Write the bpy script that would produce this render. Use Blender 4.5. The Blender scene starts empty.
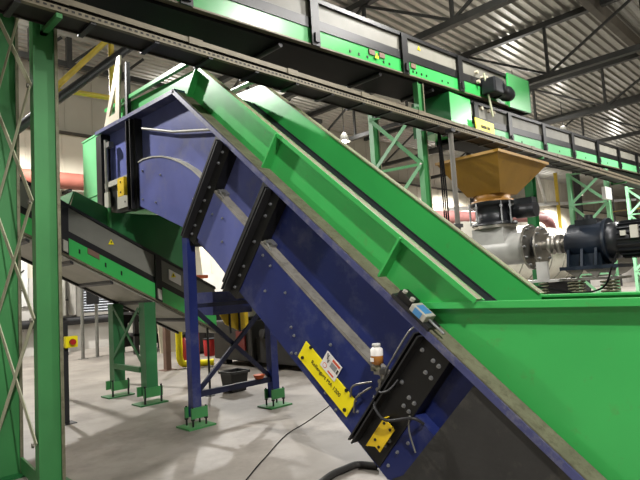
import bpy, math, random
from mathutils import Vector, Matrix
random.seed(7)
sc = bpy.context.scene
COL = sc.collection

# ------------------------------------------------------------------ materials
def mat(name, col, rough=0.45, metal=0.0, var=0.12, scale=3.0, bump=0.0, dust=None, dust_amt=0.0, dust_scale=6.0, spec=0.5):
    m = bpy.data.materials.new(name); m.use_nodes = True
    nt = m.node_tree; b = nt.nodes['Principled BSDF']
    lin = [((c/255)/12.92 if c/255 <= .04045 else ((c/255+.055)/1.055)**2.4) for c in col]
    b.inputs['Roughness'].default_value = rough
    b.inputs['Metallic'].default_value = metal
    b.inputs['Specular IOR Level'].default_value = spec
    tc = nt.nodes.new('ShaderNodeTexCoord')
    nz = nt.nodes.new('ShaderNodeTexNoise'); nz.inputs['Scale'].default_value = scale; nz.inputs['Detail'].default_value = 6
    nt.links.new(tc.outputs['Object'], nz.inputs['Vector'])
    rp = nt.nodes.new('ShaderNodeValToRGB')
    rp.color_ramp.elements[0].position = .3; rp.color_ramp.elements[1].position = .7
    rp.color_ramp.elements[0].color = [c*(1-var) for c in lin]+[1]
    rp.color_ramp.elements[1].color = [min(1, c*(1+var)) for c in lin]+[1]
    nt.links.new(nz.outputs['Fac'], rp.inputs['Fac'])
    out = rp.outputs['Color']
    if dust:
        dl = [((c/255)/12.92 if c/255 <= .04045 else ((c/255+.055)/1.055)**2.4) for c in dust]
        n2 = nt.nodes.new('ShaderNodeTexNoise'); n2.inputs['Scale'].default_value = dust_scale; n2.inputs['Detail'].default_value = 8
        n2.inputs['Roughness'].default_value = .7
        nt.links.new(tc.outputs['Object'], n2.inputs['Vector'])
        r2 = nt.nodes.new('ShaderNodeValToRGB')
        r2.color_ramp.elements[0].position = .62-.45*dust_amt; r2.color_ramp.elements[1].position = .85-.3*dust_amt
        nt.links.new(n2.outputs['Fac'], r2.inputs['Fac'])
        mx = nt.nodes.new('ShaderNodeMix'); mx.data_type = 'RGBA'
        nt.links.new(r2.outputs['Color'], mx.inputs['Factor'])
        nt.links.new(out, mx.inputs['A']); mx.inputs['B'].default_value = dl+[1]
        out = mx.outputs['Result']
    nt.links.new(out, b.inputs['Base Color'])
    if bump:
        bp = nt.nodes.new('ShaderNodeBump'); bp.inputs['Strength'].default_value = bump; bp.inputs['Distance'].default_value = .02
        n3 = nt.nodes.new('ShaderNodeTexNoise'); n3.inputs['Scale'].default_value = scale*6
        nt.links.new(tc.outputs['Object'], n3.inputs['Vector'])
        nt.links.new(n3.outputs['Fac'], bp.inputs['Height']); nt.links.new(bp.outputs['Normal'], b.inputs['Normal'])
    return m

def emit(name, col, strength):
    m = bpy.data.materials.new(name); m.use_nodes = True
    b = m.node_tree.nodes['Principled BSDF']
    b.inputs['Base Color'].default_value = (*col, 1)
    b.inputs['Emission Color'].default_value = (*col, 1); b.inputs['Emission Strength'].default_value = strength
    return m

M = dict(
    green=mat('green_paint', (62, 178, 88), .28, 0, .07, 1.5, .02, (96, 130, 70), .06),
    green_dull=mat('green_paint_dull', (58, 126, 70), .45, 0, .12, 2.0, .03),
    green_leg=mat('green_paint_leg', (40, 104, 60), .45, 0, .12, 2.0, .03),
    green_dark=mat('green_paint_dark', (24, 98, 48), .45, 0, .12, 2.0, .03),
    navy_brace=mat('dark_navy_brace', (24, 28, 52), .5, 0, .15, 3.0, spec=.3),
    red_dark=mat('dark_red_paint', (104, 28, 26), .5, 0, .15, 4.0),
    conduit=mat('dull_conduit', (92, 88, 80), .6, 0, .15, 4.0),
    pale=mat('green_paint_far_lit', (150, 214, 166), .42, 0, .06, 2.0),  # green of the far towers, strong lamplight put into the colour
    green_lit=mat('green_paint_lit', (112, 196, 134), .42, 0, .06, 2.0),  # green lightened where lamps overexpose it, light put into the colour
    blue=mat('blue_paint', (34, 44, 98), .30, 0, .16, 2.2, .03, (84, 88, 118), .2, 3.0, .3),
    blue_edge=mat('blue_paint_edge', (66, 70, 112), .42, 0, .15, 4.0, .02, (122, 120, 128), .3, 9.0),
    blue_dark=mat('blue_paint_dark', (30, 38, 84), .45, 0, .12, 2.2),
    dusty=mat('dusty_ledge', (112, 110, 88), .8, 0, .25, 6.0, .1, (64, 56, 40), .35, 12.0),
    dusty_grey=mat('dusty_grey', (128, 124, 116), .8, 0, .2, 6.0, .1, (78, 74, 66), .25, 10.0),
    olive=mat('dusty_rail', (122, 118, 90), .7, 0, .2, 5.0, .05, (92, 118, 66), .25, 5.0),
    black=mat('black_steel', (17, 17, 18), .45, .1, .2, 5.0, .03),
    charcoal=mat('charcoal_steel', (34, 34, 36), .5, .1, .2, 5.0, .03),
    rubber=mat('black_rubber', (44, 43, 41), .75, 0, .22, 3.0, .08, (78, 74, 66), .15, 4.0),
    belt=mat('belt_rubber', (26, 27, 36), .7, 0, .2, 4.0),
    blue_lit=mat('blue_paint_lit', (94, 101, 158), .38, 0, .14, 2.2, .03, (112, 114, 140), .2, 3.0, .22),  # lamplight on the upper panels put into a paler blue, with some dust
    galv=mat('galvanised_steel', (150, 150, 146), .42, .75, .18, 4.0, .03),
    zinc=mat('zinc_bolt', (170, 172, 176), .3, .85, .1, 9.0),
    grey=mat('grey_panel', (116, 116, 108), .55, 0, .12, 3.0, .02),
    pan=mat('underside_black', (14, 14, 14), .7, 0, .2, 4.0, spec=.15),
    cover=mat('cover_grey', (126, 124, 114), .55, 0, .12, 3.0, .02),
    grey_light=mat('light_grey_panel', (168, 166, 154), .55, 0, .12, 3.0, .02),
    tray=mat('pale_tray_steel', (116, 108, 90), .55, .2, .2, 6.0, .04),
    tray_dark=mat('tray_pan', (40, 37, 33), .6, .2, .2, 6.0),
    brace=mat('beige_flat_bar', (180, 182, 154), .55, 0, .12, 5.0, .03),
    beige=mat('cream_steel_plate', (196, 186, 162), .5, 0, .1, 4.0),
    yellow=mat('yellow_paint', (250, 232, 20), .4, 0, .04, 4.0),
    yellow_gd=mat('yellow_guard', (226, 190, 30), .45, 0, .12, 8.0, .05),
    handrail=mat('yellow_handrail', (206, 178, 62), .5, 0, .12, 6.0),
    ochre=mat('ochre_paint', (150, 112, 30), .5, 0, .14, 2.0, .03, (116, 86, 34), .1),
    ochre_dark=mat('ochre_flange', (150, 104, 34), .5, 0, .2, 5.0),
    concrete=mat('concrete_floor', (146, 139, 130), .5, 0, .2, .9, .04, (108, 101, 93), .35, 1.3),
    white=mat('white_paint', (225, 225, 220), .5, 0, .05, 4.0),
    drum=mat('white_drum_cladding', (222, 218, 205), .5, 0, .1, 1.2, .03, (150, 140, 125), .05),
    red=mat('red_paint', (170, 30, 30), .4, 0, .1, 4.0),
    orange=mat('orange_primer', (196, 92, 50), .55, 0, .12, 4.0),
    pink=mat('pink_pipe_lagging', (158, 104, 100), .6, 0, .15, 3.0, .04),
    redbrown=mat('red_brown_pipe', (150, 88, 74), .6, 0, .15, 3.0, .04),
    brown=mat('rusty_brown_post', (120, 92, 78), .65, 0, .15, 4.0),
    navy=mat('dark_blue_motor', (14, 25, 38), .4, .1, .2, 5.0, .04),
    motorblack=mat('black_motor', (26, 28, 32), .4, .2, .2, 6.0, .04),
    steel=mat('bare_steel', (140, 136, 128), .35, .8, .15, 5.0, .04),
    stainless=mat('stainless_sheet', (158, 157, 152), .4, .15, .1, 3.0, .02),
    amber=mat('amber_grease', (176, 116, 50), .25, 0, .15, 8.0),
    ink=mat('black_ink', (24, 22, 14), .6, 0, .05),
    label_red=mat('label_red', (214, 84, 50), .5, 0, .05),
    label_white=mat('label_white', (232, 228, 222), .5, 0, .03),
    label_grey=mat('label_grey', (140, 140, 140), .5, 0, .25, 160),
    label_blue=mat('label_blue', (70, 130, 180), .5, 0, .1),
    deck=mat('galvanised_roof_deck', (158, 156, 148), .38, .6, .06, .5),
    truss=mat('dark_truss_steel', (44, 44, 41), .55, .2, .2, 3.0),
    dkbrown=mat('dark_brown_beam', (66, 60, 50), .6, .1, .2, 3.0),
    wall_cream=mat('cream_wall_cladding', (214, 206, 186), .6, 0, .06, .6),
    wall_low=mat('pale_concrete_wall', (206, 202, 194), .7, 0, .1, 1.5, .05),
    wall_up=mat('shaded_wall_cladding', (168, 162, 146), .65, 0, .08, .6),  # upper wall band, lack of light put into a greyer colour
    clutter=mat('dark_machinery', (44, 42, 40), .6, .2, .3, 4.0),
    louvre=mat('grey_louvre', (158, 162, 168), .5, .2, .1, 5.0),
    duct=mat('grey_duct', (164, 160, 152), .5, .2, .12, 4.0),
    cable=mat('black_cable', (14, 14, 14), .8, 0, .1, spec=.1),
    glow=emit('lamp_glow', (1, .96, .88), 30.0),
)

# ------------------------------------------------------------------ mesh builder
class MB:
    def __init__(self): self.v = []; self.f = []; self.s = []
    def add(self, vs, fs, smooth=False):
        o = len(self.v); self.v += [Vector(p) for p in vs]
        for f in fs: self.f.append([i+o for i in f]); self.s.append(smooth)
        return self
    def box(self, x0, x1, y0, y1, z0, z1, fn=None):
        c = [(x, y, z) for x in (x0, x1) for y in (y0, y1) for z in (z0, z1)]
        if fn: c = [fn(*p) for p in c]
        return self.add(c, [(0, 1, 3, 2), (4, 6, 7, 5), (0, 4, 5, 1), (2, 3, 7, 6), (0, 2, 6, 4), (1, 5, 7, 3)])
    def prism(self, poly, a, b, fn):          # poly of 2D points; fn(u,v,w) with w=a..b
        n = len(poly)
        vs = [fn(u, v, a) for u, v in poly]+[fn(u, v, b) for u, v in poly]
        fs = [tuple(range(n))[::-1], tuple(range(n, 2*n))]+[(i, (i+1) % n, n+(i+1) % n, n+i) for i in range(n)]
        return self.add(vs, fs)
    def bar(self, p, q, w, h, up=(0, 0, 1)):  # rectangular bar from p to q
        p = Vector(p); q = Vector(q); d = (q-p).normalized(); up = Vector(up)
        s = d.cross(up)
        if s.length < 1e-4: s = d.cross(Vector((1, 0, 0)))
        s.normalize(); u = s.cross(d)
        c = [e+s*(a*w/2)+u*(b*h/2) for e in (p, q) for a in (-1, 1) for b in (-1, 1)]
        return self.add(c, [(0, 2, 3, 1), (4, 5, 7, 6), (0, 1, 5, 4), (2, 6, 7, 3), (0, 4, 6, 2), (1, 3, 7, 5)])
    def tube(self, pts, r, n=12, caps=True):
        pts = [Vector(p) for p in pts]; k = len(pts)
        rs = r if isinstance(r, (list, tuple)) else [r]*k
        vs = []; ref = None
        for i, p in enumerate(pts):
            d = (pts[min(i+1, k-1)]-pts[max(i-1, 0)])
            if d.length < 1e-6: d = (pts[-1]-pts[0])
            d.normalize()
            if ref is None:
                ref = d.cross(Vector((0, 0, 1)))
                if ref.length < .05: ref = d.cross(Vector((1, 0, 0)))
            else: ref = ref-d*ref.dot(d)
            ref.normalize(); b = d.cross(ref)
            for j in range(n):
                a = 2*math.pi*j/n; vs.append(p+(ref*math.cos(a)+b*math.sin(a))*rs[i])
        fs = [(i*n+j, i*n+(j+1) % n, (i+1)*n+(j+1) % n, (i+1)*n+j) for i in range(k-1) for j in range(n)]
        self.add(vs, fs, True)
        if caps:
            self.add(vs[:n], [tuple(range(n))[::-1]]); self.add(vs[-n:], [tuple(range(n))])
        return self
    def ball(self, c, r, n=12):
        c = Vector(c); pts = [c+Vector((0, 0, -r*math.cos(math.pi*i/8))) for i in range(9)]
        rs = [max(.0005, r*math.sin(math.pi*i/8)) for i in range(9)]
        return self.tube(pts, rs, n)
    def build(self, name, m, parent=None, kind=None, bevel=0):
        o0 = Vector((0, 0, 0)); q = parent
        while q is not None: o0 = o0+q.location; q = q.parent
        me = bpy.data.meshes.new(name)
        if parent is None:                    # own origin: middle of the base
            xs = [p.x for p in self.v]; ys = [p.y for p in self.v]; zs = [p.z for p in self.v]
            o0 = Vector(((min(xs)+max(xs))/2, (min(ys)+max(ys))/2, min(zs)))
        me.from_pydata([p-o0 for p in self.v], [], self.f)
        me.polygons.foreach_set('use_smooth', self.s)
        me.materials.append(M[m] if isinstance(m, str) else m); me.update()
        import bmesh
        bm = bmesh.new(); bm.from_mesh(me); bmesh.ops.recalc_face_normals(bm, faces=bm.faces); bm.to_mesh(me); bm.free()
        o = bpy.data.objects.new(name, me); COL.objects.link(o)
        if parent is not None: o.parent = parent
        else: o.location = o0
        if kind: o['kind'] = kind
        if bevel:
            bv = o.modifiers.new('edge', 'BEVEL'); bv.width = bevel; bv.segments = 2; bv.limit_method = 'ANGLE'
        return o

def tag(o, label, cat, group=None):
    o['label'] = label; o['category'] = cat
    if group: o['group'] = group
    return o
def thing(name, label, cat, loc=(0, 0, 0), group=None):
    o = bpy.data.objects.new(name, None); COL.objects.link(o); o.location = loc; o.empty_display_size = .2
    return tag(o, label, cat, group)
def copy_tree(o, parent=None, loc=None):
    c = o.copy(); COL.objects.link(c)
    if parent: c.parent = parent
    if loc is not None: c.location = loc
    for ch in list(o.children): copy_tree(ch, c)
    return c
def text_mesh(name, s, size, mtx, m, parent, depth=.0015):
    cu = bpy.data.curves.new(name, 'FONT'); cu.body = s; cu.size = size; cu.extrude = depth
    cu.align_x = 'CENTER'; cu.align_y = 'CENTER'
    t = bpy.data.objects.new(name, cu); COL.objects.link(t)
    dg = bpy.context.evaluated_depsgraph_get()
    me = bpy.data.meshes.new_from_object(t.evaluated_get(dg))
    bpy.data.objects.remove(t)
    me.name = name; me.materials.clear(); me.materials.append(M[m])
    o0 = Vector((0, 0, 0)); q = parent
    while q is not None: o0 = o0+q.location; q = q.parent
    me.transform(Matrix.Translation(-o0) @ mtx)
    o = bpy.data.objects.new(name, me); COL.objects.link(o); o.parent = parent
    return o

YZ = lambda u, v, w: (w, u, v)               # 2D polygon in the y-z plane, extruded along x
XZ = lambda u, v, w: (u, w, v)
XY = lambda u, v, w: (u, v, w)

# ------------------------------------------------------------------ setting
XW0, XW1, YW0, YW1, ZR = -8.0, 70.0, -10.0, 18.0, 9.2
MB().box(XW0, XW1, YW0, YW1, -.2, 0).build('floor', 'concrete', kind='structure')
d = MB(); pitch = .28; prof = []
y = YW0
while y < YW1-.01:
    prof += [(y, ZR+.07), (y+.05, ZR), (y+.16, ZR), (y+.21, ZR+.07)]; y += pitch
n = len(prof)
d.add([(XW0, a, b) for a, b in prof]+[(XW1, a, b) for a, b in prof], [(i, i+1, n+i+1, n+i) for i in range(n-1)])
d.box(XW0, XW1, YW0, YW1, ZR+.1, ZR+.2)
d.build('ceiling', 'deck', kind='structure')
MB().box(XW0, XW1, YW1, YW1+.2, 0, 2.35).box(XW0, XW1, YW1-.03, YW1, 0, .9).build('wall_back', 'wall_low', kind='structure')
w = MB().box(XW0, XW1, YW1, YW1+.2, 2.35, 7.1)
x = XW0
while x < XW1-.5:
    w.box(x, x+.06, YW1-.02, YW1, 2.35, 7.1); x += 1.1
w.build('wall_back', 'wall_cream', kind='structure')
w = MB().box(XW0, XW1, YW1, YW1+.2, 7.1, ZR+.3)
x = XW0
while x < XW1-.5:
    w.box(x, x+.06, YW1-.02, YW1, 7.2, ZR+.05); x += .9
w.build('wall_back', 'wall_up', kind='structure')
MB().box(XW0, XW1, YW1-.14, YW1-.021, 7.02, 7.10).build('trim_1', 'dkbrown', kind='structure')
MB().box(XW0-.2, XW0, YW0, YW1, 0, ZR+.3).build('wall_left', 'wall_cream', kind='structure')
MB().box(XW1, XW1+.2, YW0, YW1, 0, ZR+.3).build('wall_right', 'wall_cream', kind='structure')
MB().box(XW0, XW1, YW0-.2, YW0, 0, ZR+.3).build('wall_front', 'wall_cream', kind='structure')

# roof trusses across the hall (along y)
def truss(x, label):
    t = thing('roof_truss', label, 'roof truss', (x, 4, 7.4), 'roof trusses')
    MB().box(x-.09, x+.09, YW0+.02, YW1-.15, 7.42, 7.58).build('bottom_chord', 'truss', t)
    MB().box(x-.09, x+.09, YW0+.02, YW1-.15, 9.02, 9.19).build('top_chord', 'truss', t)
    k = 0; y = -6.9
    while y < 15:
        MB().box(x-.04, x+.04, y-.04, y+.04, 7.58, 9.02).build('vertical_web', 'truss', t)
        a, b = (y+.06, y+2.56) if k % 2 == 0 else (y+2.56, y+.06)
        MB().bar((x, a, 9.0), (x, b, 7.6), .06, .07).build('diagonal_web', 'truss', t)
        y += 2.62; k += 1
    return t
for x, l in ((5.6, 'dark steel roof truss hidden above the near end of the upper conveyor'),
             (10.95, 'nearest dark steel roof truss seen at the top of the picture'),
             (16.35, 'second dark steel roof truss, its webs clear at top right'),
             (21.5, 'third dark steel roof truss just above the covered lower conveyor'),
             (26.8, 'fourth and furthest dark roof truss, low in the dim part of the roof')):
    if x > 6: truss(x, l)
tag(MB().box(11.1, 30, 4.56, 4.76, 8.8, 9.18).build('roof_girder', 'dkbrown'), 'long brown roof girder running along the hall under the deck at top right', 'roof girder')

# ------------------------------------------------------------------ inclined conveyor
CA, SA = .7676, .6409
def P(x, s, t): return Vector((x, 1.34+s*CA-t*SA, .33+s*SA+t*CA))
def ib(mb, x0, x1, s0, s1, t0, t1): return mb.box(x0, x1, s0, s1, t0, t1, P)
XN, XF = 3.47, 4.78
ic = thing('inclined_conveyor', 'steep blue and green inclined conveyor with black ribs rising to the left', 'conveyor', (4.1, 4.0, 0))
top0 = (.96, .012)
side = [(8.42, 4.22), (5.99, 4.19), top0, (2.92, .012), (4.92, 1.66), (5.95, 2.40), (7.18, 2.87), (8.42, 3.05)]
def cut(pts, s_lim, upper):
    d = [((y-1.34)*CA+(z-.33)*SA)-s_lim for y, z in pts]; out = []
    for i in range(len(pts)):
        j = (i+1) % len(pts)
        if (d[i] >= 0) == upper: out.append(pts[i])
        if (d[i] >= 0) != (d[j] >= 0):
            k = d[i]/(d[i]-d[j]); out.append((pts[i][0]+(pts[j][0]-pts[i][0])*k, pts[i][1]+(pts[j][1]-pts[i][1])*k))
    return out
MB().prism(cut(side, 3.63, True), 3.62, 3.64, YZ).build('side_panel', 'blue_lit', ic)
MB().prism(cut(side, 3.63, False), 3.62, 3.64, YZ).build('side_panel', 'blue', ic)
MB().prism(side, 4.66, 4.68, YZ).build('far_side_panel', 'blue_dark', ic)
# bottom pan
m = MB()
for a, b in (((2.92, .02), (4.92, 1.66)), ((4.92, 1.66), (5.95, 2.40)), ((5.95, 2.40), (7.18, 2.87))):
    m.bar((4.15, a[0], a[1]+.02), (4.15, b[0], b[1]+.02), 1.02, .02, (0, 0, 1))
m.build('bottom_pan', 'blue_dark', ic)
# lower protruding casing on the incline
m = MB()
ib(m, 3.50, 3.62, .86, 3.63, -1.262, -.63)
m.build('lower_casing', 'blue', ic)
m = MB(); ib(m, 3.50, 3.62, 3.63, 4.60, -1.262, -.63); m.build('lower_casing', 'blue_lit', ic)
m = MB(); ib(m, 3.497, 3.62, 1.35, 4.60, -.63, -.60); m.build('casing_ledge', 'dusty_grey', ic)
# top flange strip + dusty ledge
m = MB(); ib(m, 3.46, 3.62, -.48, 6.05, -.055, -.001)
m.build('top_flange', 'blue_edge', ic)
m = MB(); ib(m, 3.475, 3.655, -.48, 5.95, 0, .012); m.build('dusty_ledge', 'dusty', ic)
m = MB(); m.bar((3.54, 5.96, 4.18), (3.54, 8.44, 4.225), .16, .055); m.build('head_flange', 'blue_edge', ic)
# head drum casing with an arched top
arc = [(7.12, 3.50), (6.95, 3.51), (6.7, 3.49), (6.45, 3.44), (6.2, 3.36), (5.95, 3.25), (5.7, 3.11), (5.5, 2.96), (5.36, 2.83),
       (5.22, 2.66), (5.02, 1.765), (5.95, 2.42), (7.12, 2.87)]
MB().prism(arc, 3.53, 3.62, YZ).build('drum_casing', 'blue_lit', ic)
m = MB()
for i in range(8):
    a, b = arc[i], arc[i+1]
    m.bar((3.57, a[0], a[1]), (3.57, b[0], b[1]), .10, .018)
m.build('casing_lip', 'grey_light', ic)
MB().tube([(3.57, 7.05, 3.98), (3.57, 6.2, 3.72), (3.57, 5.28, 3.52)], .018, 8).build('tie_rod', 'grey_light', ic)
# ribs
BOLT = None
def bolt_at(parent, p, r=.013, h=.014):
    m = MB(); p = Vector(p)
    m.tube([p, p+Vector((-h*.45, 0, 0))], r*1.35, 10); m.tube([p+Vector((-h*.45, 0, 0)), p+Vector((-h*1.5, 0, 0))], r*.85, 6)
    return m.build('bolt', 'zinc', parent)
def rib(s0, s1, t0, t1, xf, bolts, sm=None):
    m = MB()
    ib(m, xf, 3.62, s0, s1, t0, t1)                    # back plate
    r = m.build('rib', 'black', ic)
    m = MB(); sm = (s0+s1)/2 if sm is None else sm
    ib(m, xf-.09, xf, sm+.012, sm+.026, t0, t1); m.build('rib_flange', 'charcoal', r)
    m = MB(); ib(m, xf-.09, xf, sm-.026, sm-.012, t0, t1); m.build('rib_flange', 'charcoal', r)
    for s, t in bolts: bolt_at(r, P(xf, s, t))
    return r
rib(4.52, 4.86, -1.36, -.056, 3.49, [(s, t) for t in (-.16, -.30, -.62, -.80, -.95, -1.15, -1.27) for s in (4.62, 4.77)])
rib(3.47, 3.79, -1.36, -.056, 3.49, [(s, t) for t in (-.20, -.34, -.66, -.98, -1.10, -1.26) for s in (3.55, 3.71)])
r3 = rib(1.10, 1.44, -1.24, -.056, 3.485, [(s, t) for t in (-.16, -.28, -.55, -.64) for s in (1.15, 1.21)]+[(1.15, -.98), (1.16, -1.04), (1.33, -.16), (1.33, -.5)], 1.40)
g = MB(); ib(g, 3.42, 3.43, 1.14, 1.27, -1.08, -.82); ib(g, 3.43, 3.484, 1.26, 1.27, -1.15, -.82)
g.prism([P(0, 1.27, -1.15).yz, P(0, 1.20, -1.08).yz, P(0, 1.27, -1.08).yz], 3.42, 3.43, YZ)
gp = g.build('yellow_guard', 'yellow_gd', r3)
for s, t in ((1.17, -.85), (1.24, -.85), (1.17, -1.05), (1.23, -1.03)):
    MB().tube([P(3.42, s, t), P(3.412, s, t)], .012, 8).build('hole_plug', 'black', gp)
# loose screws along the casing
for s, t in ((3.36, -.70), (3.12, -.98), (3.20, -.72), (2.86, -.80), (2.60, -1.02), (2.52, -1.06), (2.45, -1.22), (2.40, -1.18),
             (1.9, -1.2), (1.72, -1.23), (1.60, -.92), (1.53, -1.05), (2.10, -.80), (4.40, -.85), (4.05, -1.0), (4.2, -.78), (1.05, -1.0), (1.02, -.86), (1.05, -1.16)):
    bolt_at(ic, P(3.50, s, t), .011, .012)
for y, z in ((6.5, 3.2), (6.65, 2.85), (7.0, 3.35), (7.02, 2.95), (5.7, 2.75)): bolt_at(ic, (3.53, y, z), .012, .012)
# bearing brackets peeping from the recess beside the ribs
for s in (4.40, 3.36):
    m = MB(); ib(m, 3.56, 3.62, s-.01, s+.09, -.60, -.56); m.tube([P(3.56, s+.06, -.575), P(3.50, s+.06, -.575)], .022, 10); m.tube([P(3.52, s+.04, -.58), P(3.52, s-.06, -.60)], .012, 8)
    m.build('bearing_stub', 'galv', ic)
# black rubber panel at the foot
m = MB(); m.prism([P(0, .86, -.056).yz, (1.00, .012), (2.86, .012), P(0, .905, -1.10).yz], 3.485, 3.505, YZ)
m.build('rubber_skirt', 'rubber', ic)
# name plate
pl = MB()
ib(pl, 3.488, 3.499, 1.59, 2.36, -1.185, -.985)
npz = pl.build('name_plate', 'yellow', ic, bevel=.004)
mtx = Matrix(((0, 0, -1, 3.4865), (-CA, -SA, 0, 0), (-SA, CA, 0, 0), (0, 0, 0, 1)))
c = P(3.4865, 1.97, -1.085); mtx[1][3] = c.y; mtx[2][3] = c.z
text_mesh('lettering', 'Rollengurt MA 1200', .054, mtx, 'ink', npz)
for s, t in ((2.30, -1.14), (2.27, -.985), (1.72, -.985), (1.64, -1.14)):
    MB().tube([P(3.488, s, t), P(3.475, s, t)], .017, 6).build('screw', 'black', npz)
wl = MB(); ib(wl, 3.482, 3.4875, 1.87, 2.09, -1.03, -.86)
wz = wl.build('warning_label', 'label_white', ic); wz['label'] = 'white warning label with red bars'
m = MB(); ib(m, 3.4805, 3.482, 1.885, 1.99, -.895, -.872); m.build('red_bar', 'label_red', wz)
m = MB(); ib(m, 3.4805, 3.482, 1.90, 1.985, -1.013, -.997); m.build('red_bar', 'label_red', wz)
m = MB(); ib(m, 3.4805, 3.482, 1.91, 1.99, -.958, -.905); m.build('text_block', 'label_grey', wz)
m = MB(); ib(m, 3.4805, 3.482, 1.88, 1.90, -.955, -.915); m.build('text_mark', 'ink', wz)
m = MB(); m.bar(P(3.481, 2.07, -.87), P(3.481, 2.02, -.94), .003, .012, (-1, 0, 0)); m.bar(P(3.481, 2.045, -.872), P(3.481, 2.05, -.92), .003, .010, (-1, 0, 0)); m.bar(P(3.481, 2.02, -.91), P(3.481, 2.03, -.945), .003, .010, (-1, 0, 0)); m.build('pictogram', 'ink', wz)
m = MB(); m.tube([P(3.4815, 2.04, -.99), P(3.4805, 2.04, -.99)], .026, 20); m.build('pictogram', 'label_red', wz)
m = MB(); m.tube([P(3.4806, 2.04, -.99), P(3.480, 2.04, -.99)], .020, 20); m.build('pictogram', 'label_white', wz)
# lubricator with grease lines
lub = MB().box(3.38, 3.50, 2.82, 2.88, .86, .90).build('lubricator', 'steel', ic)
lx, ly, lz = 3.40, 2.85, .935
MB().tube([(lx, ly, lz), (lx, ly, lz+.012), (lx, ly, lz+.013), (lx, ly, lz+.075)], [.03, .03, .05, .05], 18).build('grease_cup', 'amber', lub)
MB().tube([(lx, ly, lz+.075), (lx, ly, lz+.125), (lx, ly, lz+.14)], [.0505, .0505, .036], 18).build('cup_top', 'label_white', lub)
MB().tube([(lx, ly, lz+.14), (lx, ly, lz+.15), (lx, ly, lz+.151), (lx, ly, lz+.17)], [.028, .028, .036, .034], 16).build('cup_cap', 'white', lub)
MB().add([(lx-.051, ly+.03, lz+.03), (lx-.051, ly-.005, lz+.03), (lx-.051, ly-.005, lz+.06), (lx-.051, ly+.03, lz+.06), (lx-.045, ly+.03, lz+.03), (lx-.045, ly-.005, lz+.03), (lx-.045, ly-.005, lz+.06), (lx-.045, ly+.03, lz+.06)],
         [(0, 1, 2, 3), (4, 5, 6, 7), (0, 1, 5, 4), (2, 3, 7, 6), (0, 3, 7, 4), (1, 2, 6, 5)]).build('cup_label', 'label_white', lub)
MB().tube([(lx, ly, lz-.05), (lx, ly, lz)], .022, 8).box(lx-.02, lx+.03, ly-.01, ly+.06, lz-.05, lz-.015).build('brass_fitting', 'dusty', lub)
mf = MB()
for k in range(5):
    q = P(3.47, 1.50-.022*k, -.56-.07*k)
    mf.tube([q, q+Vector((-.03, 0, 0))], .018, 8)
mf.bar(P(3.48, 1.51, -.52), P(3.48, 1.40, -.88), .02, .05, (-1, 0, 0))
mf.build('grease_manifold', 'steel', lub)
def hose(pts, r=.009, m='charcoal', nm='grease_line'):
    # Catmull-Rom smoothing
    pts = [Vector(p) for p in pts]; q = [pts[0]]+pts+[pts[-1]]; out = []
    for i in range(1, len(q)-2):
        for k in range(6):
            t = k/6; a, b, c, e = q[i-1], q[i], q[i+1], q[i+2]
            out.append(.5*((2*b)+(c-a)*t+(2*a-5*b+4*c-e)*t*t+(3*b-a-3*c+e)*t**3))
    out.append(pts[-1])
    return MB().tube(out, r, 8)
hose([P(3.46, 1.54, -.70), P(3.44, 1.66, -.86), P(3.49, 1.66, -1.0)]).build('grease_line', 'steel', lub)
hose([P(3.46, 1.52, -.74), P(3.44, 1.58, -.92), P(3.49, 1.55, -1.08)]).build('grease_line', 'steel', lub)
hose([P(3.46, 1.47, -.60), P(3.46, 1.49, -.52), P(3.47, 1.50, -.40), P(3.47, 1.50, -.14), P(3.49, 1.49, -.07)], .008).build('grease_line', 'galv', lub)
hose([P(3.46, 1.46, -.78), P(3.39, 1.36, -.80), P(3.37, 1.22, -.78), P(3.42, 1.08, -.62), P(3.49, 1.0, -.62)], .012).build('grease_line', 'charcoal', lub)
hose([P(3.46, 1.44, -.66), P(3.39, 1.40, -.66), P(3.38, 1.34, -.58), P(3.46, 1.36, -.50)]).build('grease_line', 'charcoal', lub)
hose([P(3.42, 1.10, -.62), P(3.45, 1.05, -.74), P(3.49, .93, -.86)], .007).build('grease_line', 'grey', lub)
# head take-up frame
hp = MB().box(3.47, 3.62, 8.24, 8.43, 3.03, 4.17); hp.build('head_post', 'black', ic)
hp = MB().box(3.51, 3.62, 7.16, 7.44, 2.84, 4.15).box(3.46, 3.51, 7.22, 7.235, 2.84, 4.15).box(3.46, 3.51, 7.34, 7.355, 2.84, 4.15)
hp = hp.build('head_post', 'black', ic)
for z in (3.0, 3.3, 3.65, 3.9): bolt_at(hp, (3.51, 7.285, z), .012, .012)
MB().box(3.54, 3.62, 7.34, 8.24, 2.86, 3.30).build('bearing_housing', 'black', ic)
MB().box(3.52, 3.54, 7.46, 7.82, 2.92, 3.20).build('bearing_plate', 'grey_light', ic)
for y, z in ((7.56, 3.0), (7.62, 3.14), (7.56, 3.14)): MB().tube([(3.52, y, z), (3.515, y, z)], .014, 8).build('bolt', 'black', ic)
MB().box(3.50, 3.60, 7.34, 8.22, 3.30, 3.38).build('take_up_rail', 'grey_light', ic)
MB().box(3.47, 3.50, 8.02, 8.16, 2.98, 3.22).build('take_up_block', 'grey_light', ic)
MB().tube([(3.50, 8.12, 3.2), (3.50, 8.12, 4.05)], .03, 10).build('take_up_screw', 'galv', ic)
MB().box(3.48, 3.56, 7.98, 8.10, 3.92, 4.0).build('take_up_block', 'galv', ic)
g = MB().box(3.42, 3.432, 7.38, 7.58, 3.06, 3.33).box(3.42, 3.51, 7.37, 7.382, 3.06, 3.33)
g = g.build('yellow_guard', 'yellow_gd', ic)
for z in (3.12, 3.27): MB().tube([(3.42, 7.48, z), (3.414, 7.48, z)], .014, 8).build('hole_plug', 'black', g)
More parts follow.
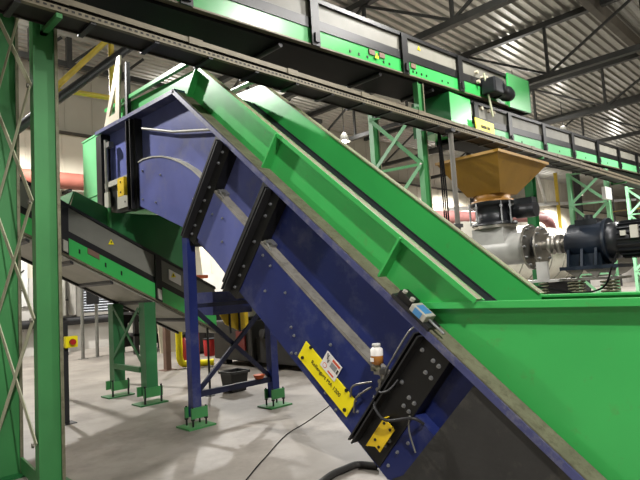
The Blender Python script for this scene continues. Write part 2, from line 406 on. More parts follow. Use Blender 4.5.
# green side boards on top of the incline
TB = .415
def board(x0, x1, inner):
    m = MB()
    ib(m, x0, x1, -.0, 5.72, .0, TB)
    return m
SE = (1.42-.33-TB*CA)/SA                     # where the rail meets the hopper rim
m = MB()
m.prism([P(0, 1.64, .012).yz, P(0, 5.93, .012).yz, P(0, 5.87, TB).yz, P(0, SE, TB).yz], 3.64, 3.66, YZ)
m.build('side_board', 'green', ic)
m = MB()
m.prism([P(0, 5.87, TB).yz, P(0, 5.93, .012).yz, (8.4, 4.235), (8.26, 4.58)], 3.64, 3.66, YZ)
m.build('head_board', 'green', ic)
m = MB(); ib(m, 3.572, 3.662, SE+.02, 5.86, TB-.012, TB)
m.build('board_rail', 'olive', ic)
m = MB(); ib(m, 3.565, 3.572, SE+.02, 5.86, TB-.04, TB+.001); m.build('rail_lip', 'green', ic)
m = MB(); m.bar((3.61, 5.58, 4.535), (3.61, 8.28, 4.595), .10, .02); m.bar((3.565, 5.58, 4.515), (3.565, 8.28, 4.575), .012, .05)
m.build('head_rail', 'green', ic)
for s in (1.98+.05, 3.95): 
    m = MB(); ib(m, 3.54, 3.64, s, s+.02, .012, TB-.012)
    m.build('stiffener', 'green', ic)
m = MB(); m.prism([P(0, 5.84, .012).yz, P(0, 5.86, .012).yz, P(0, 5.86, TB).yz, P(0, 5.84, TB).yz], 3.55, 3.64, YZ); m.build('stiffener', 'green', ic)
# far board
m = MB()
m.prism([P(0, .9, .0).yz, P(0, 5.95, .0).yz, P(0, 5.87, TB).yz, P(0, SE, TB).yz], 4.62, 4.64, YZ)
m.build('side_board', 'green', ic)
m = MB(); m.prism([P(0, 5.87, TB).yz, P(0, 5.95, 0).yz, (8.4, 4.235), (8.26, 4.58)], 4.62, 4.64, YZ); m.build('head_board', 'green', ic)
m = MB(); ib(m, 4.61, 4.70, SE, 5.86, TB-.012, TB); m.build('board_rail', 'olive', ic)
m = MB(); ib(m, 4.60, 4.62, .3, 5.9, .0, .115); m.build('skirt_strip', 'belt', ic)
m = MB(); m.bar((4.66, 5.56, 4.53), (4.66, 8.28, 4.59), .10, .02); m.build('head_rail', 'green', ic)
m = MB(); ib(m, 3.67, 4.615, -.4, 5.9, .02, .10); m.build('belt', 'belt', ic)
m = MB(); m.bar((4.14, 5.85, 4.2), (4.14, 8.9, 4.25), .94, .06); m.build('belt_cover', 'belt', ic)
# head end box
MB().box(3.56, 4.72, 8.44, 9.2, 3.28, 4.26).build('head_box', 'green_lit', ic)
MB().box(3.55, 4.73, 8.43, 9.22, 4.26, 4.285).box(3.57, 4.71, 8.44, 9.19, 3.05, 3.27).build('head_box_edge', 'green_lit', ic)
# triangular cream bracket
out_ = [(8.17, 4.225), (7.62, 4.225), (7.54, 5.22), (7.64, 5.22)]; inn = [(7.97, 4.38), (7.75, 4.38), (7.70, 4.78), (7.72, 4.78)]
m = MB()
for k in range(4):
    l_ = (k+1) % 4
    m.prism([out_[k], out_[l_], inn[l_], inn[k]], 3.49, 3.52, YZ)
m.build('lifting_bracket', 'beige', ic)
MB().box(3.54, 3.60, 7.44, 7.51, 4.235, 5.1).build('bracket_post', 'black', ic)
# sensor on the ledge
sn = MB(); ib(sn, 3.44, 3.60, 1.36, 1.78, .013, .04); sn = sn.build('sensor', 'charcoal', ic)
m = MB(); ib(m, 3.43, 3.56, 1.42, 1.58, .04, .10); m.build('sensor_body', 'grey_light', sn, bevel=.006)
m = MB(); ib(m, 3.427, 3.43, 1.46, 1.54, .045, .095); ib(m, 3.45, 3.54, 1.45, 1.55, .10, .102); m.build('sensor_sticker', 'label_blue', sn)
m = MB(); ib(m, 3.46, 3.57, 1.60, 1.75, .04, .10); m.build('sensor_block', 'black', sn, bevel=.005)
m = MB().tube([P(3.46, 1.70, .11), P(3.46, 1.70, .13)], .02, 10).tube([P(3.46, 1.61, .10), P(3.46, 1.61, .125)], .02, 10); m.build('sensor_knob', 'grey_light', sn)
MB().tube([P(3.50, 1.42, .06), P(3.50, 1.26, .06)], .012, 8).build('sensor_rod', 'zinc', sn)
# legs with jacking feet
def iclegs(x):
    y = 5.86
    m = MB()
    m.box(x, x+.115, y-.055, y-.045, .12, 2.36).box(x, x+.115, y+.045, y+.055, .12, 2.36).box(x, x+.012, y-.045, y+.045, .12, 2.36).box(x+.103, x+.115, y-.045, y+.045, .12, 2.36)
    l = m.build('leg', 'blue', ic)
    for ya in (-.085, .061): MB().box(x-.04, x+.18, y+ya, y+ya+.024, .11, .235).build('foot_bracket', 'green_dull', l)
    for a in (-.02, .16):
        for b in (-.073, .073):
            MB().tube([(x+a, y+b, .02), (x+a, y+b, .25)], .012, 8).tube([(x+a, y+b, .09), (x+a, y+b, .108)], .024, 6).build('threaded_rod', 'black', l)
    MB().box(x-.12, x+.25, y-.15, y+.15, 0, .02).build('base_plate', 'green_dull', l)
    return l
iclegs(3.47); iclegs(4.70)
MB().bar((3.58, 5.86, .37), (4.70, 5.86, .37), .05, .07).build('cross_beam', 'navy_brace', ic)
MB().bar((3.58, 5.86, 1.44), (4.70, 5.86, 1.44), .05, .05).build('cross_beam', 'navy_brace', ic)
MB().bar((3.58, 5.84, .42), (4.70, 5.84, 1.40), .03, .055).build('diagonal_brace', 'navy_brace', ic)
MB().bar((3.58, 5.88, 1.40), (4.70, 5.88, .42), .03, .055).build('diagonal_brace', 'navy_brace', ic)
m = MB(); m.box(3.52, 3.74, 5.80, 5.93, 2.18, 2.46); m.build('leg_gusset', 'charcoal', ic)
MB().box(3.90, 4.52, 5.95, 6.35, 1.30, 1.60).build('drip_pan', 'blue', ic)

# ------------------------------------------------------------------ green loading hopper (at the foot)
lh = thing('loading_hopper', 'large bright green steel loading hopper with a flanged rim at lower right', 'hopper', (4.15, .0, 0))
hp = [(2.62, 1.385), (1.0, .03), (.9, .012), (-2.4, .012), (-2.4, 1.385)]
MB().prism(hp, 3.662, 3.682, YZ).build('side_wall', 'green', lh)
MB().prism(hp, 4.72, 4.74, YZ).build('side_wall', 'green', lh)
MB().box(3.60, 3.69, -2.4, 2.60, 1.40, 1.412).box(3.60, 3.612, -2.4, 2.60, 1.365, 1.40).build('rim', 'green', lh)
MB().box(4.645, 4.86, -2.4, 2.10, 1.385, 1.40).build('rim', 'green', lh)
MB().box(4.70, 4.72, -2.4, 2.1, .2, 1.385).build('far_lining', 'green', lh)
MB().box(3.60, 4.86, -2.42, -2.40, .012, 1.40).build('end_wall', 'green', lh)

# ------------------------------------------------------------------ cross conveyor below the head (runs along x, y 7.65..8.85)
cc = thing('cross_conveyor', 'grey and green covered cross conveyor passing under the head of the blue conveyor', 'conveyor', (3.9, 8.25, 0))
SL = -.535
def zz(x, z0): return z0+SL*(x-2.6)          # height along the slope
def cx(mb, x0, x1, y0, y1, za, zb):          # sheared box following the slope
    return mb.add([(x, y, zz(x, z)) for x in (x0, x1) for y in (y0, y1) for z in (za, zb)],
                  [(0, 1, 3, 2), (4, 6, 7, 5), (0, 4, 5, 1), (2, 3, 7, 6), (0, 2, 6, 4), (1, 5, 7, 3)])
X0, X1 = .9, 5.05
for ya, yb in ((7.62, 7.66), (8.84, 8.88)):
    cx(MB(), X0, X1, ya, yb, 2.29, 2.52).build('side_frame', 'green', cc)
    cx(MB(), X0, X1, ya+.01, yb-.01, 2.52, 2.62).build('return_cover', 'black', cc)
    cx(MB(), X0, X1, ya+.01, yb-.01, 2.62, 2.95).build('cover_panel', 'grey', cc)
    cx(MB(), X0, X1, ya-.02, yb+.02, 2.95, 2.99).build('top_rail', 'black', cc)
m = MB(); cx(m, X0, X1, 7.66, 8.84, 2.23, 2.26); m.build('underside_pan', 'grey_light', cc)
for x in (2.2, 2.75, 3.3, 3.9, 4.5):
    m = MB(); cx(m, x, x+.045, 7.64, 8.88, 2.19, 2.23); m.build('cross_member', 'charcoal', cc)
m = MB(); cx(m, X0, X1, 7.61, 7.66, 2.26, 2.29); m.build('lower_rail', 'dusty', cc)
m = MB(); cx(m, X0, X1, 8.84, 8.90, 2.19, 2.29); m.build('lower_rail', 'charcoal', cc)
for x in (2.62, 3.98):
    m = MB(); cx(m, x, x+.10, 7.585, 7.62, 2.28, 2.97); p_ = m.build('frame_post', 'black', cc)
    m = MB(); cx(m, x+.02, x+.08, 7.56, 7.585, 2.30, 2.45); m.build('latch', 'grey_light', p_)
m = MB(); cx(m, 2.98, 3.14, 7.605, 7.62, 2.44, 2.52); m.build('type_plate', 'brown', cc)
for x in (2.86, 3.22, 3.45):
    m = MB(); cx(m, x, x+.02, 7.61, 7.62, 2.38, 2.44); m.build('bolt', 'black', cc)
m = MB(); cx(m, 4.22, 4.42, 7.61, 7.63, 2.70, 2.86); s_ = m.build('warning_label', 'label_white', cc)
def warn_tri(parent, x, z, r, y):
    a = (x, z+r); b = (x-.87*r, z-.5*r); c_ = (x+.87*r, z-.5*r)
    t = MB().prism([a, b, c_], y-.006, y, XZ).build('warning_triangle', 'yellow', parent)
    MB().box(x-.008, x+.008, y-.009, y-.006, z-.2*r, z+.45*r).build('exclamation_mark', 'ink', t)
warn_tri(cc, 3.32, zz(3.32, 2.78), .05, 7.625)
warn_tri(cc, 4.29, zz(4.29, 2.79), .05, 7.61)
# dark green chute skirt under the blue head
skp = [(2.81, zz(2.81, 2.99)), (2.89, 3.14), (3.36, 2.92), (3.36, 2.86), (4.62, 2.86), (4.72, 2.70), (4.72, zz(4.72, 2.99))]
for ya in (7.78, 8.72):
    MB().prism(skp, ya, ya+.02, XZ).build('chute_skirt', 'green_dark', cc)
MB().box(3.34, 3.37, 7.70, 7.78, 2.60, 2.92).build('skirt_flange', 'green_dull', cc)
MB().add([(2.81, 7.80, 2.92), (2.81, 8.72, 2.92), (2.89, 8.72, 3.14), (2.89, 7.8, 3.14), (2.79, 7.80, 2.92), (2.79, 8.72, 2.92), (2.87, 8.72, 3.14), (2.87, 7.8, 3.14)],
         [(0, 1, 2, 3), (4, 5, 6, 7), (0, 1, 5, 4), (2, 3, 7, 6), (0, 3, 7, 4), (1, 2, 6, 5)]).build('chute_end', 'green_dark', cc)
# legs
for y in (7.70, 8.80):
    x = 3.88
    m = MB().box(x-.09, x+.09, y-.09, y-.08, .14, 1.50).box(x-.09, x+.09, y+.08, y+.09, .14, 1.50).box(x-.012, x+.012, y-.08, y+.08, .14, 1.50)
    m.box(x-.09, x-.08, y-.08, y+.08, .14, 1.50)
    l = m.build('leg', 'green_leg', cc)
    for ya in (-.115, .091): MB().box(x-.15, x+.15, y+ya, y+ya+.024, .11, .25).build('foot_bracket', 'green_dull', l)
    for a in (-.13, .13): MB().tube([(x+a, y-.105, .02), (x+a, y-.105, .28)], .016, 8).build('threaded_rod', 'black', l)
    MB().box(x-.22, x+.22, y-.15, y+.15, 0, .02).build('base_plate', 'green_dark', l)
MB().bar((3.80, 7.78, .62), (3.80, 8.72, 1.45), .05, .012, (1, 0, 0)).build('diagonal_brace', 'green_leg', cc)
MB().bar((3.775, 7.78, 1.42), (3.775, 8.72, .62), .05, .012, (1, 0, 0)).build('diagonal_brace', 'green_leg', cc)
MB().bar((3.80, 7.8, .50), (3.80, 8.7, .50), .05, .08).build('cross_beam', 'green_dark', cc)

# ------------------------------------------------------------------ support towers
def tower(xn, xf, yn, yf, ztop, label, w, col, bcol, bw, feet=True):
    t = thing('support_tower', label, 'support tower', ((xn+xf)/2, (yn+yf)/2, 0), 'green lattice support towers')
    for xc, y in ((xn, yn), (xf, yf)):
        x0, x1 = xc-w/2, xc+w/2
        m = MB().box(x0, x0+.02, y, y+.10, .02, ztop).box(x1-.02, x1, y, y+.10, .02, ztop).box(x0+.02, x1-.02, y+.035, y+.047, .02, ztop)
        c_ = m.build('column', col, t)
        MB().box(x1-.024, x1+.004, y-.004, y, .02, ztop).build('flange_edge', 'dusty', c_)
        MB().box(x0-.08, x1+.08, y-.08, y+.2, 0, .02).build('base_plate', 'green_dark', c_)
    MB().bar(((xn-w/2+.012), yn+.1, .10), ((xf+w/2-.012), yf, .10), .02, .13).build('tie_plate', col, t)
    xb = xn-w/2-.012; xa = xf-(w/2+.012)*(.75 if xn < 3 else 1)
    zs = [.40, 1.45, 2.48, 3.53, 4.5]
    for i in range(4):
        z0 = zs[i]; z1 = min(zs[i+1], ztop-.05)
        MB().bar((xb, yn+.03, z0), (xa, yf+.05, z1), bw, .008, (1, 0, 0)).build('diagonal_brace', bcol, t)
        MB().bar((xb-.012, yn+.03, z1), (xa-.012, yf+.05, z0), bw, .008, (1, 0, 0)).build('diagonal_brace', bcol, t)
        if xn > 3: MB().bar((xb, yn+.03, z1), (xa, yf+.05, z1), .02, .05).build('cross_strut', bcol, t)
        MB().tube([(xb-.02, yn+.03, z0), (xb-.035, yn+.03, z0)], .02, 6).build('bolt', 'steel', t)
    return t
tower(1.637, 1.50, 5.05, 5.74, 4.66, 'tall green lattice support tower at the left edge, nearest the camera', .206, 'green_dull', 'brace', .055)
tower(7.66, 7.5, 5.05, 5.95, 4.95, 'green lattice tower rising behind the blue conveyor, left of the yellow hopper', .17, 'green_dull', 'green_dull', .07)
tower(17.0, 16.7, 5.05, 5.98, 4.5, 'brightly lit green lattice tower behind the dark blue gear motor', .2, 'pale', 'pale', .08)
tower(22.6, 22.4, 5.05, 5.98, 4.6, 'brightly lit green lattice tower at the far right edge of the picture', .2, 'pale', 'pale', .08)
cg = thing('support_column', 'dark green column standing behind the black rotary valve', 'column', (13.4, 5.8, 0))
MB().box(13.28, 13.30, 5.7, 5.9, .02, 4.3).box(13.5, 13.52, 5.7, 5.9, .02, 4.3).box(13.3, 13.5, 5.79, 5.81, .02, 4.3).build('column_shaft', 'green_dark', cg)
MB().box(13.2, 13.6, 5.6, 6.0, 0, .02).build('base_plate', 'green_dark', cg)

# ------------------------------------------------------------------ cable tray
ct = thing('cable_tray', 'long perforated pale steel cable tray running beneath the overhead conveyors', 'cable tray', (8, 4.8, 4.08))
TX0, TX1 = -1.5, 24.5
MB().box(TX0, TX1, 4.655, 4.70, 4.20, 4.225).box(TX0, TX1, 4.655, 4.66, 4.17, 4.20).build('side_rail_top', 'tray', ct)
MB().box(TX0, TX1, 4.69, 4.70, 4.09, 4.20).build('side_rail_web', 'tray_dark', ct)
MB().box(TX0, TX1, 4.652, 4.70, 4.082, 4.09).box(TX0, TX1, 4.652, 4.657, 4.09, 4.135).build('side_rail_strip', 'tray', ct)
m = MB(); x = TX0+.1
while x < 14:
    m.box(x, x+.028, 4.6495, 4.6519, 4.104, 4.122); x += .058
m.build('perforation', 'ink', ct)['kind'] = 'stuff'
MB().box(TX0, TX1, 4.97, 4.985, 4.085, 4.19).build('side_rail_far', 'tray_dark', ct)
MB().box(TX0, TX1, 4.70, 4.97, 4.105, 4.115).build('tray_pan', 'tray_dark', ct)
x = TX0+.3
while x < 16:
    MB().box(x, x+.05, 4.66, 4.98, 4.06, 4.082).build('rung', 'charcoal', ct); x += .62
x = .2
while x < 16:
    MB().box(x, x+.16, 4.645, 4.655, 4.16, 4.23).build('joint_clip', 'tray', ct); x += 1.35
for x in (1.60, 11.5, 17.2): MB().box(x, x+.05, 4.99, 5.06, 4.02, 4.30).box(x, x+.05, 4.64, 5.06, 4.02, 4.06).build('tray_bracket', 'green_dull', ct)
MB().box(21.4, 21.9, 4.56, 4.64, 4.3, 4.48).build('junction_box', 'white', ct)
hp_ = thing('downpipe', 'grey vertical conduit pipe hanging from the tray left of the yellow hopper', 'pipe', (7.75, 4.62, 0))
MB().tube([(7.75, 4.60, 0), (7.75, 4.60, 4.05)], .042, 10).build('pipe_run', 'conduit', hp_)
for z in (3.98, 2.4): MB().box(7.69, 7.81, 4.54, 4.66, z, z+.06).build('pipe_clip', 'charcoal', hp_)
wc = thing('cable_bundle', 'bundle of thin dark cables dropping beside the grey conduit', 'cables', (7.6, 4.9, 0))
for k, x in enumerate((7.86, 7.92, 7.98)): hose([(x, 4.9+.02*k, 4.08), (x+.02, 4.92, 3.2), (x-.01, 4.9, 2.2), (x, 4.92, .01)], .014, nm='cable').build('cable', 'cable', wc)
# control boxes
tag(MB().box(16.1, 16.62, 4.88, 4.98, 3.52, 3.86).build('control_box', 'white'), 'small white control box fixed to the brightly lit green lattice tower', 'control box')

# ------------------------------------------------------------------ overhead conveyors
def oh(name, label, x0, x1, zb, slope, h, posts, y0=5.08, y1=5.92, paint='green'):
    t = thing(name, label, 'conveyor', ((x0+x1)/2, (y0+y1)/2, zb))
    def z(x, f): return zb+slope*(x-x0)+f*h
    def sb(mb, xa, xb, ya, yb, fa, fb):
        return mb.add([(x, y, z(x, f)) for x in (xa, xb) for y in (ya, yb) for f in (fa, fb)],
                      [(0, 1, 3, 2), (4, 6, 7, 5), (0, 4, 5, 1), (2, 3, 7, 6), (0, 2, 6, 4), (1, 5, 7, 3)])
    sb(MB(), x0, x1, y0, y0+.03, .03, .36).build('side_frame', paint, t)
    sb(MB(), x0, x1, y0-.03, y0+.05, 0, .03).build('bottom_lip', 'tray', t)
    sb(MB(), x0, x1, y0-.015, y0+.03, .36, .56).build('return_cover', 'black', t)
    sb(MB(), x0, x1, y0+.01, y0+.03, .56, .91).build('cover_panel', 'cover', t)
    sb(MB(), x0, x1, y0-.03, y0+.05, .91, 1.0).build('top_rail', 'black', t)
    sb(MB(), x0, x1, y1-.03, y1, 0, 1.0).build('far_side', 'green_dark', t)
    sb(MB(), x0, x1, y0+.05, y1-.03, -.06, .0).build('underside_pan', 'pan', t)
    sb(MB(), x0, x1, y0+.05, y1-.03, .94, .98).build('top_cover', 'grey', t)
    for x in posts:
        p = sb(MB(), x, x+.16, y0-.055, y0-.03, .0, .96).build('frame_post', 'black', t)
        sb(MB(), x+.04, x+.12, y0-.085, y0-.055, .06, .24).build('latch', 'charcoal', p)
    return t, sb, z
uc, usb, uz = oh('upper_conveyor', 'upper overhead belt conveyor with green frame and grey covers crossing the top', -1.2, 11.9, 4.60, .048, .72, [-.4, 1.2, 3.05, 5.08, 7.18, 8.95])
# pan and idlers below
for x in (4.6, 6.7, 8.2):
    m = MB().tube([(x, 5.15, uz(x, -.1)), (x, 5.85, uz(x, -.1))], .035, 12); m.build('return_idler', 'charcoal', uc)
m = MB(); usb(m, 10.98, 12.0, 5.02, 5.06, -.02, 1.03); m.build('end_panel', 'green', uc)
m = MB(); usb(m, 12.0, 12.05, 5.02, 5.92, -.02, 1.03); m.build('end_panel', 'green_dark', uc)
mo = MB().box(9.75, 10.1, 4.72, 5.02, 5.16, 5.48).build('gear_unit', 'motorblack', uc, bevel=.03)
MB().tube([(10.1, 4.87, 5.31), (10.16, 4.87, 5.31), (10.17, 4.87, 5.31), (10.5, 4.87, 5.31), (10.51, 4.87, 5.31), (10.66, 4.87, 5.31)], [.18, .18, .14, .14, .16, .13], 18).build('motor', 'motorblack', mo)
MB().box(10.2, 10.35, 4.82, 4.94, 5.43, 5.52).build('terminal_box', 'motorblack', mo)
MB().tube([(9.74, 4.93, 5.58), (9.91, 4.9, 4.72)], .022, 8).build('torque_arm', 'brace', mo)
for x, z in ((9.62, 5.60), (9.85, 5.55), (9.66, 5.42), (10.0, 5.58)): MB().tube([(x, 5.05, z), (x, 4.99, z)], .035, 10).build('grease_cap', 'beige', uc)
for x in (6.35, 6.6, 7.45): 
    m = MB(); usb(m, x, x+.14, 5.06, 5.08, .22, .33); m.build('type_plate', 'brown', uc)
for x in (5.9, 6.1, 6.3, 6.7, 6.85, 7.5, 7.6, 7.75, 7.9, 8.4, 8.6):
    m = MB(); usb(m, x, x+.03, 5.07, 5.08, .12, .17); m.build('bolt', 'black', uc)
warn_tri(uc, 6.52, uz(6.52, .2), .06, 5.055)
warn_tri(uc, 7.75, uz(7.75, .78), .05, 5.085)
# lower conveyor
lc, lsb, lz_ = oh('lower_conveyor', 'lower overhead belt conveyor with pale grey covers running off to the right', 9.35, 26.5, 4.30, .036, .70, [9.42, 10.85, 12.6, 14.4, 16.3, 18.2, 20.1, 22.0], paint='green_lit')
MB().box(8.6, 9.34, 5.06, 5.90, 4.36, 5.0).build('inlet_box', 'green', lc)
MB().box(8.58, 8.60, 5.06, 5.90, 4.30, 5.0).build('inlet_end', 'green_dark', lc)
for x in (11.5, 13.6, 15.4, 17.2): 
    m = MB(); lsb(m, x, x+.03, 5.07, 5.08, .12, .18); m.build('bolt', 'black', lc)
for x in (9.8, 10.1, 10.3): MB().tube([(x, 5.09, 4.92), (x, 5.05, 4.92)], .04, 10).build('grease_cap', 'beige', lc)
sg = tag(MB().add([(9.36, 4.98, 4.32), (10.08, 4.98, 4.34), (10.06, 4.98, 4.62), (9.32, 4.98, 4.63), (9.36, 4.995, 4.32), (10.08, 4.995, 4.34), (10.06, 4.995, 4.62), (9.32, 4.995, 4.63)],
                  [(0, 1, 2, 3), (7, 6, 5, 4), (0, 4, 5, 1), (1, 5, 6, 2), (2, 6, 7, 3), (3, 7, 4, 0)]).build('sign', 'yellow'),
         'small yellow lettered sign hung on the lower conveyor by its inlet', 'sign')
m = MB(); xx = 9.54
for wd, gp in ((.035, 1), (.02, 1), (.03, 1), (.028, 1), (.02, 1), (.03, 3), (.03, 1), (.02, 1), (.03, 1)):
    m.box(xx, xx+wd, 4.976, 4.98, 4.455, 4.515); xx += wd+.010*gp
m.build('lettering', 'ink', sg)

# ------------------------------------------------------------------ yellow hopper, valve, screw feeder
yh = thing('discharge_hopper', 'ochre yellow pyramid hopper above the black rotary valve', 'hopper', (9.7, 4.9, 3.0))
hx0, hx1, hy0, hy1, hz = 8.7, 10.75, 4.28, 5.5, 3.72
bx0, bx1, by0, by1, bz = 9.36, 10.02, 4.62, 5.30, 3.12
q = [(hx0, hy0, hz), (hx1, hy0, hz), (hx1, hy1, hz), (hx0, hy1, hz)]; r_ = [(bx0, by0, bz), (bx1, by0, bz), (bx1, by1, bz), (bx0, by1, bz)]
MB().add(q+r_, [(0, 1, 5, 4), (1, 2, 6, 5), (2, 3, 7, 6), (3, 0, 4, 7), (4, 5, 6, 7)]).build('cone', 'ochre', yh)
MB().box(hx0-.03, hx1+.03, hy0-.03, hy0, hz, hz+.05).box(hx0-.03, hx1+.03, hy1, hy1+.03, hz, hz+.05).box(hx0-.03, hx0, hy0, hy1, hz, hz+.05).box(hx1, hx1+.03, hy0, hy1, hz, hz+.05).build('rim', 'ochre', yh)
MB().tube([(9.69, 4.96, 3.12), (9.69, 4.96, 3.02), (9.69, 4.96, 3.019), (9.69, 4.96, 2.985)], [.34, .33, .40, .40], 24).build('outlet_collar', 'ochre_dark', yh)
rv = thing('rotary_valve', 'black cast rotary valve with side motor under the yellow hopper', 'valve', (9.69, 4.96, 2.5))
MB().tube([(9.69, 4.96, 2.98), (9.69, 4.96, 2.92), (9.69, 4.96, 2.919), (9.69, 4.96, 2.60), (9.69, 4.96, 2.599), (9.69, 4.96, 2.54)], [.42, .42, .34, .34, .42, .42], 28).build('valve_body', 'motorblack', rv)
MB().tube([(9.69, 4.66, 2.77), (9.69, 4.5, 2.77), (9.69, 4.49, 2.77), (9.69, 4.12, 2.75)], [.12, .12, .15, .14], 16).build('drive_motor', 'motorblack', rv)
MB().box(9.60, 9.80, 4.15, 4.50, 2.86, 2.98).build('terminal_box', 'motorblack', rv)
for x, y in ((9.30, 5.10), (9.30, 5.24), (9.42, 4.66), (9.55, 4.55)):
    MB().tube([(x, y, 2.55), (x, y, 2.97)], .018, 8).tube([(x, y, 2.86), (x, y, 2.90)], .035, 6).build('tie_bolt', 'zinc', rv)
sf = thing('screw_feeder', 'steel screw feeder with dark blue gear motor on springs behind the green hopper', 'screw feeder', (9.7, 3.6, 0))
MB().tube([(9.69, 4.96, 2.535), (9.69, 4.96, 2.48)], .40, 24).build('inlet_flange', 'steel', sf)
MB().box(9.42, 9.98, 4.66, 5.30, 2.0, 2.48).build('inlet_chute', 'stainless', sf)
MB().tube([(9.7, 5.5, 2.07), (9.7, 4.30, 2.07)], .30, 28).build('trough_tube', 'stainless', sf)
fl = MB().tube([(9.7, 4.30, 2.07), (9.7, 4.26, 2.07)], .42, 28).build('flange', 'steel', sf)
f2 = MB().tube([(9.7, 4.10, 2.07), (9.7, 4.07, 2.07)], .36, 28).build('flange', 'steel', sf)
for k in range(12):
    a = 2*math.pi*k/12
    MB().tube([(9.7+.37*math.cos(a), 4.32, 2.07+.37*math.sin(a)), (9.7+.37*math.cos(a), 4.22, 2.07+.37*math.sin(a))], .022, 6).build('bolt', 'zinc', fl)
for k in range(8):
    a = 2*math.pi*k/8
    MB().tube([(9.7+.31*math.cos(a), 4.12, 2.07+.31*math.sin(a)), (9.7+.31*math.cos(a), 4.03, 2.07+.31*math.sin(a))], .022, 6).build('bolt', 'zinc', f2)
MB().tube([(9.7, 4.26, 2.07), (9.7, 3.60, 2.07)], .085, 16).build('shaft', 'steel', sf)
MB().tube([(9.7, 4.22, 2.07), (9.7, 4.12, 2.07)], .2, 20).build('bearing', 'motorblack', sf)
MB().tube([(9.7, 3.95, 2.07), (9.7, 3.88, 2.07), (9.7, 3.879, 2.07), (9.7, 3.80, 2.07), (9.7, 3.799, 2.07), (9.7, 3.72, 2.07)], [.17, .17, .12, .12, .17, .17], 20).build('coupling', 'steel', sf)
gb = MB().tube([(9.7, 3.62, 2.05), (9.7, 3.55, 2.05), (9.7, 3.54, 2.05), (9.7, 3.0, 2.05), (9.7, 2.99, 2.05), (9.7, 2.93, 2.05)], [.22, .27, .34, .34, .38, .38], 24).box(9.42, 9.98, 3.02, 3.5, 1.66, 1.9).build('gearbox', 'navy', sf)
MB().box(9.52, 9.88, 3.08, 3.42, 2.34, 2.44).tube([(9.7, 3.25, 2.4), (9.7, 3.25, 2.52)], .07, 12).build('gearbox_cover', 'motorblack', gb)
for y in (3.52, 3.30, 3.08): MB().prism([(9.30, 1.66), (9.42, 2.1), (9.42, 1.66)], y-.02, y+.02, XZ).build('gusset', 'navy', gb)
mt = MB().tube([(9.7, 2.93, 2.05), (9.7, 2.80, 2.05), (9.7, 2.795, 2.05), (9.7, 1.9, 2.05), (9.7, 1.89, 2.05), (9.7, 1.6, 2.05)], [.30, .30, .27, .27, .30, .28], 24)
for k in range(20):
    a = 2*math.pi*k/20
    mt.bar((9.7+.285*math.cos(a), 2.76, 2.05+.285*math.sin(a)), (9.7+.285*math.cos(a), 1.95, 2.05+.285*math.sin(a)), .012, .05, (math.cos(a), 0, math.sin(a)))
mt = mt.build('motor', 'motorblack', sf)
MB().box(9.38, 9.42, 2.62, 2.70, 2.10, 2.18).build('type_plate', 'grey_light', mt)
MB().box(9.36, 9.42, 2.44, 2.55, 2.05, 2.25).build('type_plate', 'grey_light', mt)
MB().box(9.30, 10.10, 2.75, 3.66, 1.60, 1.66).build('motor_bed', 'navy', sf)
m = MB()
for y0_, y1_ in ((3.6, 3.3), (3.3, 3.0), (3.0, 2.8)): m.prism([(y0_, 1.60), (y1_, 1.60), ((y0_+y1_)/2-.05, 1.46)], 9.36, 9.40, YZ)
m.box(9.36, 10.04, 2.78, 3.62, 1.42, 1.46)
m.build('bed_frame', 'steel', sf)
def spring(x, y, z0, z1, r=.075):
    pts = [(x+r*math.cos(2*math.pi*k/10), y+r*math.sin(2*math.pi*k/10), z0+(z1-z0)*k/50) for k in range(51)]
    return MB().tube(pts, .014, 6)
for y in (3.52, 3.40, 3.0, 2.88, 4.02): 
    spring(9.45, y, 1.16, 1.42).build('spring', 'dusty', sf)
MB().box(9.3, 10.1, 2.4, 5.6, 1.04, 1.16).build('base_table', 'green_dull', sf)
MB().box(9.38, 10.0, 3.72, 5.5, 1.42, 1.46).box(9.4, 9.46, 3.9, 4.1, 1.46, 1.78).box(9.9, 9.96, 4.9, 5.2, 1.46, 1.78).build('trough_cradle', 'stainless', sf)
for x in (9.36, 10.0):
    for y in (2.5, 5.5): MB().box(x-.04, x+.04, y-.04, y+.04, 0, 1.04).build('table_leg', 'green_dull', sf)
hose([(9.5, 2.8, 1.85), (9.3, 2.85, 1.6), (9.3, 3.0, 1.3), (9.32, 3.4, 1.22), (9.32, 3.9, 1.32), (9.34, 4.3, 1.38)], .015).build('motor_cable', 'cable', sf)

# ------------------------------------------------------------------ background: drum, pipes, wall kit
dr = thing('rotary_drum', 'big white clad horizontal drum lying behind the gear motor', 'drum', (24, 10.2, 1.0))
MB().tube([(17.4, 10.2, 2.35), (27.5, 10.2, 2.35)], 1.25, 48).build('shell', 'drum', dr)
MB().tube([(27.5, 10.2, 2.35), (34, 10.2, 2.35)], 1.18, 48).build('outlet_section', 'grey', dr)
x = 18.2
while x < 27.4:
    MB().tube([(x, 10.2, 2.35), (x+.07, 10.2, 2.35)], 1.275, 48).build('hoop', 'grey_light', dr); x += 1.3
for x in (19.2, 25.6): MB().box(x-.3, x+.3, 9.5, 10.9, 0, 1.35).build('saddle', 'charcoal', dr)
pp = thing('process_pipe', 'thick pink lagged pipe with an elbow above the white drum', 'pipe', (22, 13.5, 0))
hose([(14.0, 13.0, 4.05), (21, 13.0, 4.3), (30.2, 13.0, 4.75), (31.6, 13.0, 4.7), (32.3, 13.0, 4.4), (32.5, 13.0, 3.6), (32.5, 13.0, .0)], .30).build('pipe_run', 'pink', pp)
for x in (16.5, 19.5, 22.5, 26): MB().box(x-.06, x+.06, 12.94, 13.06, 0, 3.75).build('pipe_stand', 'charcoal', pp)
rp_ = thing('wall_pipe', 'thick red brown pipe running along the back wall at left', 'pipe', (5, 17.4, 5.3))
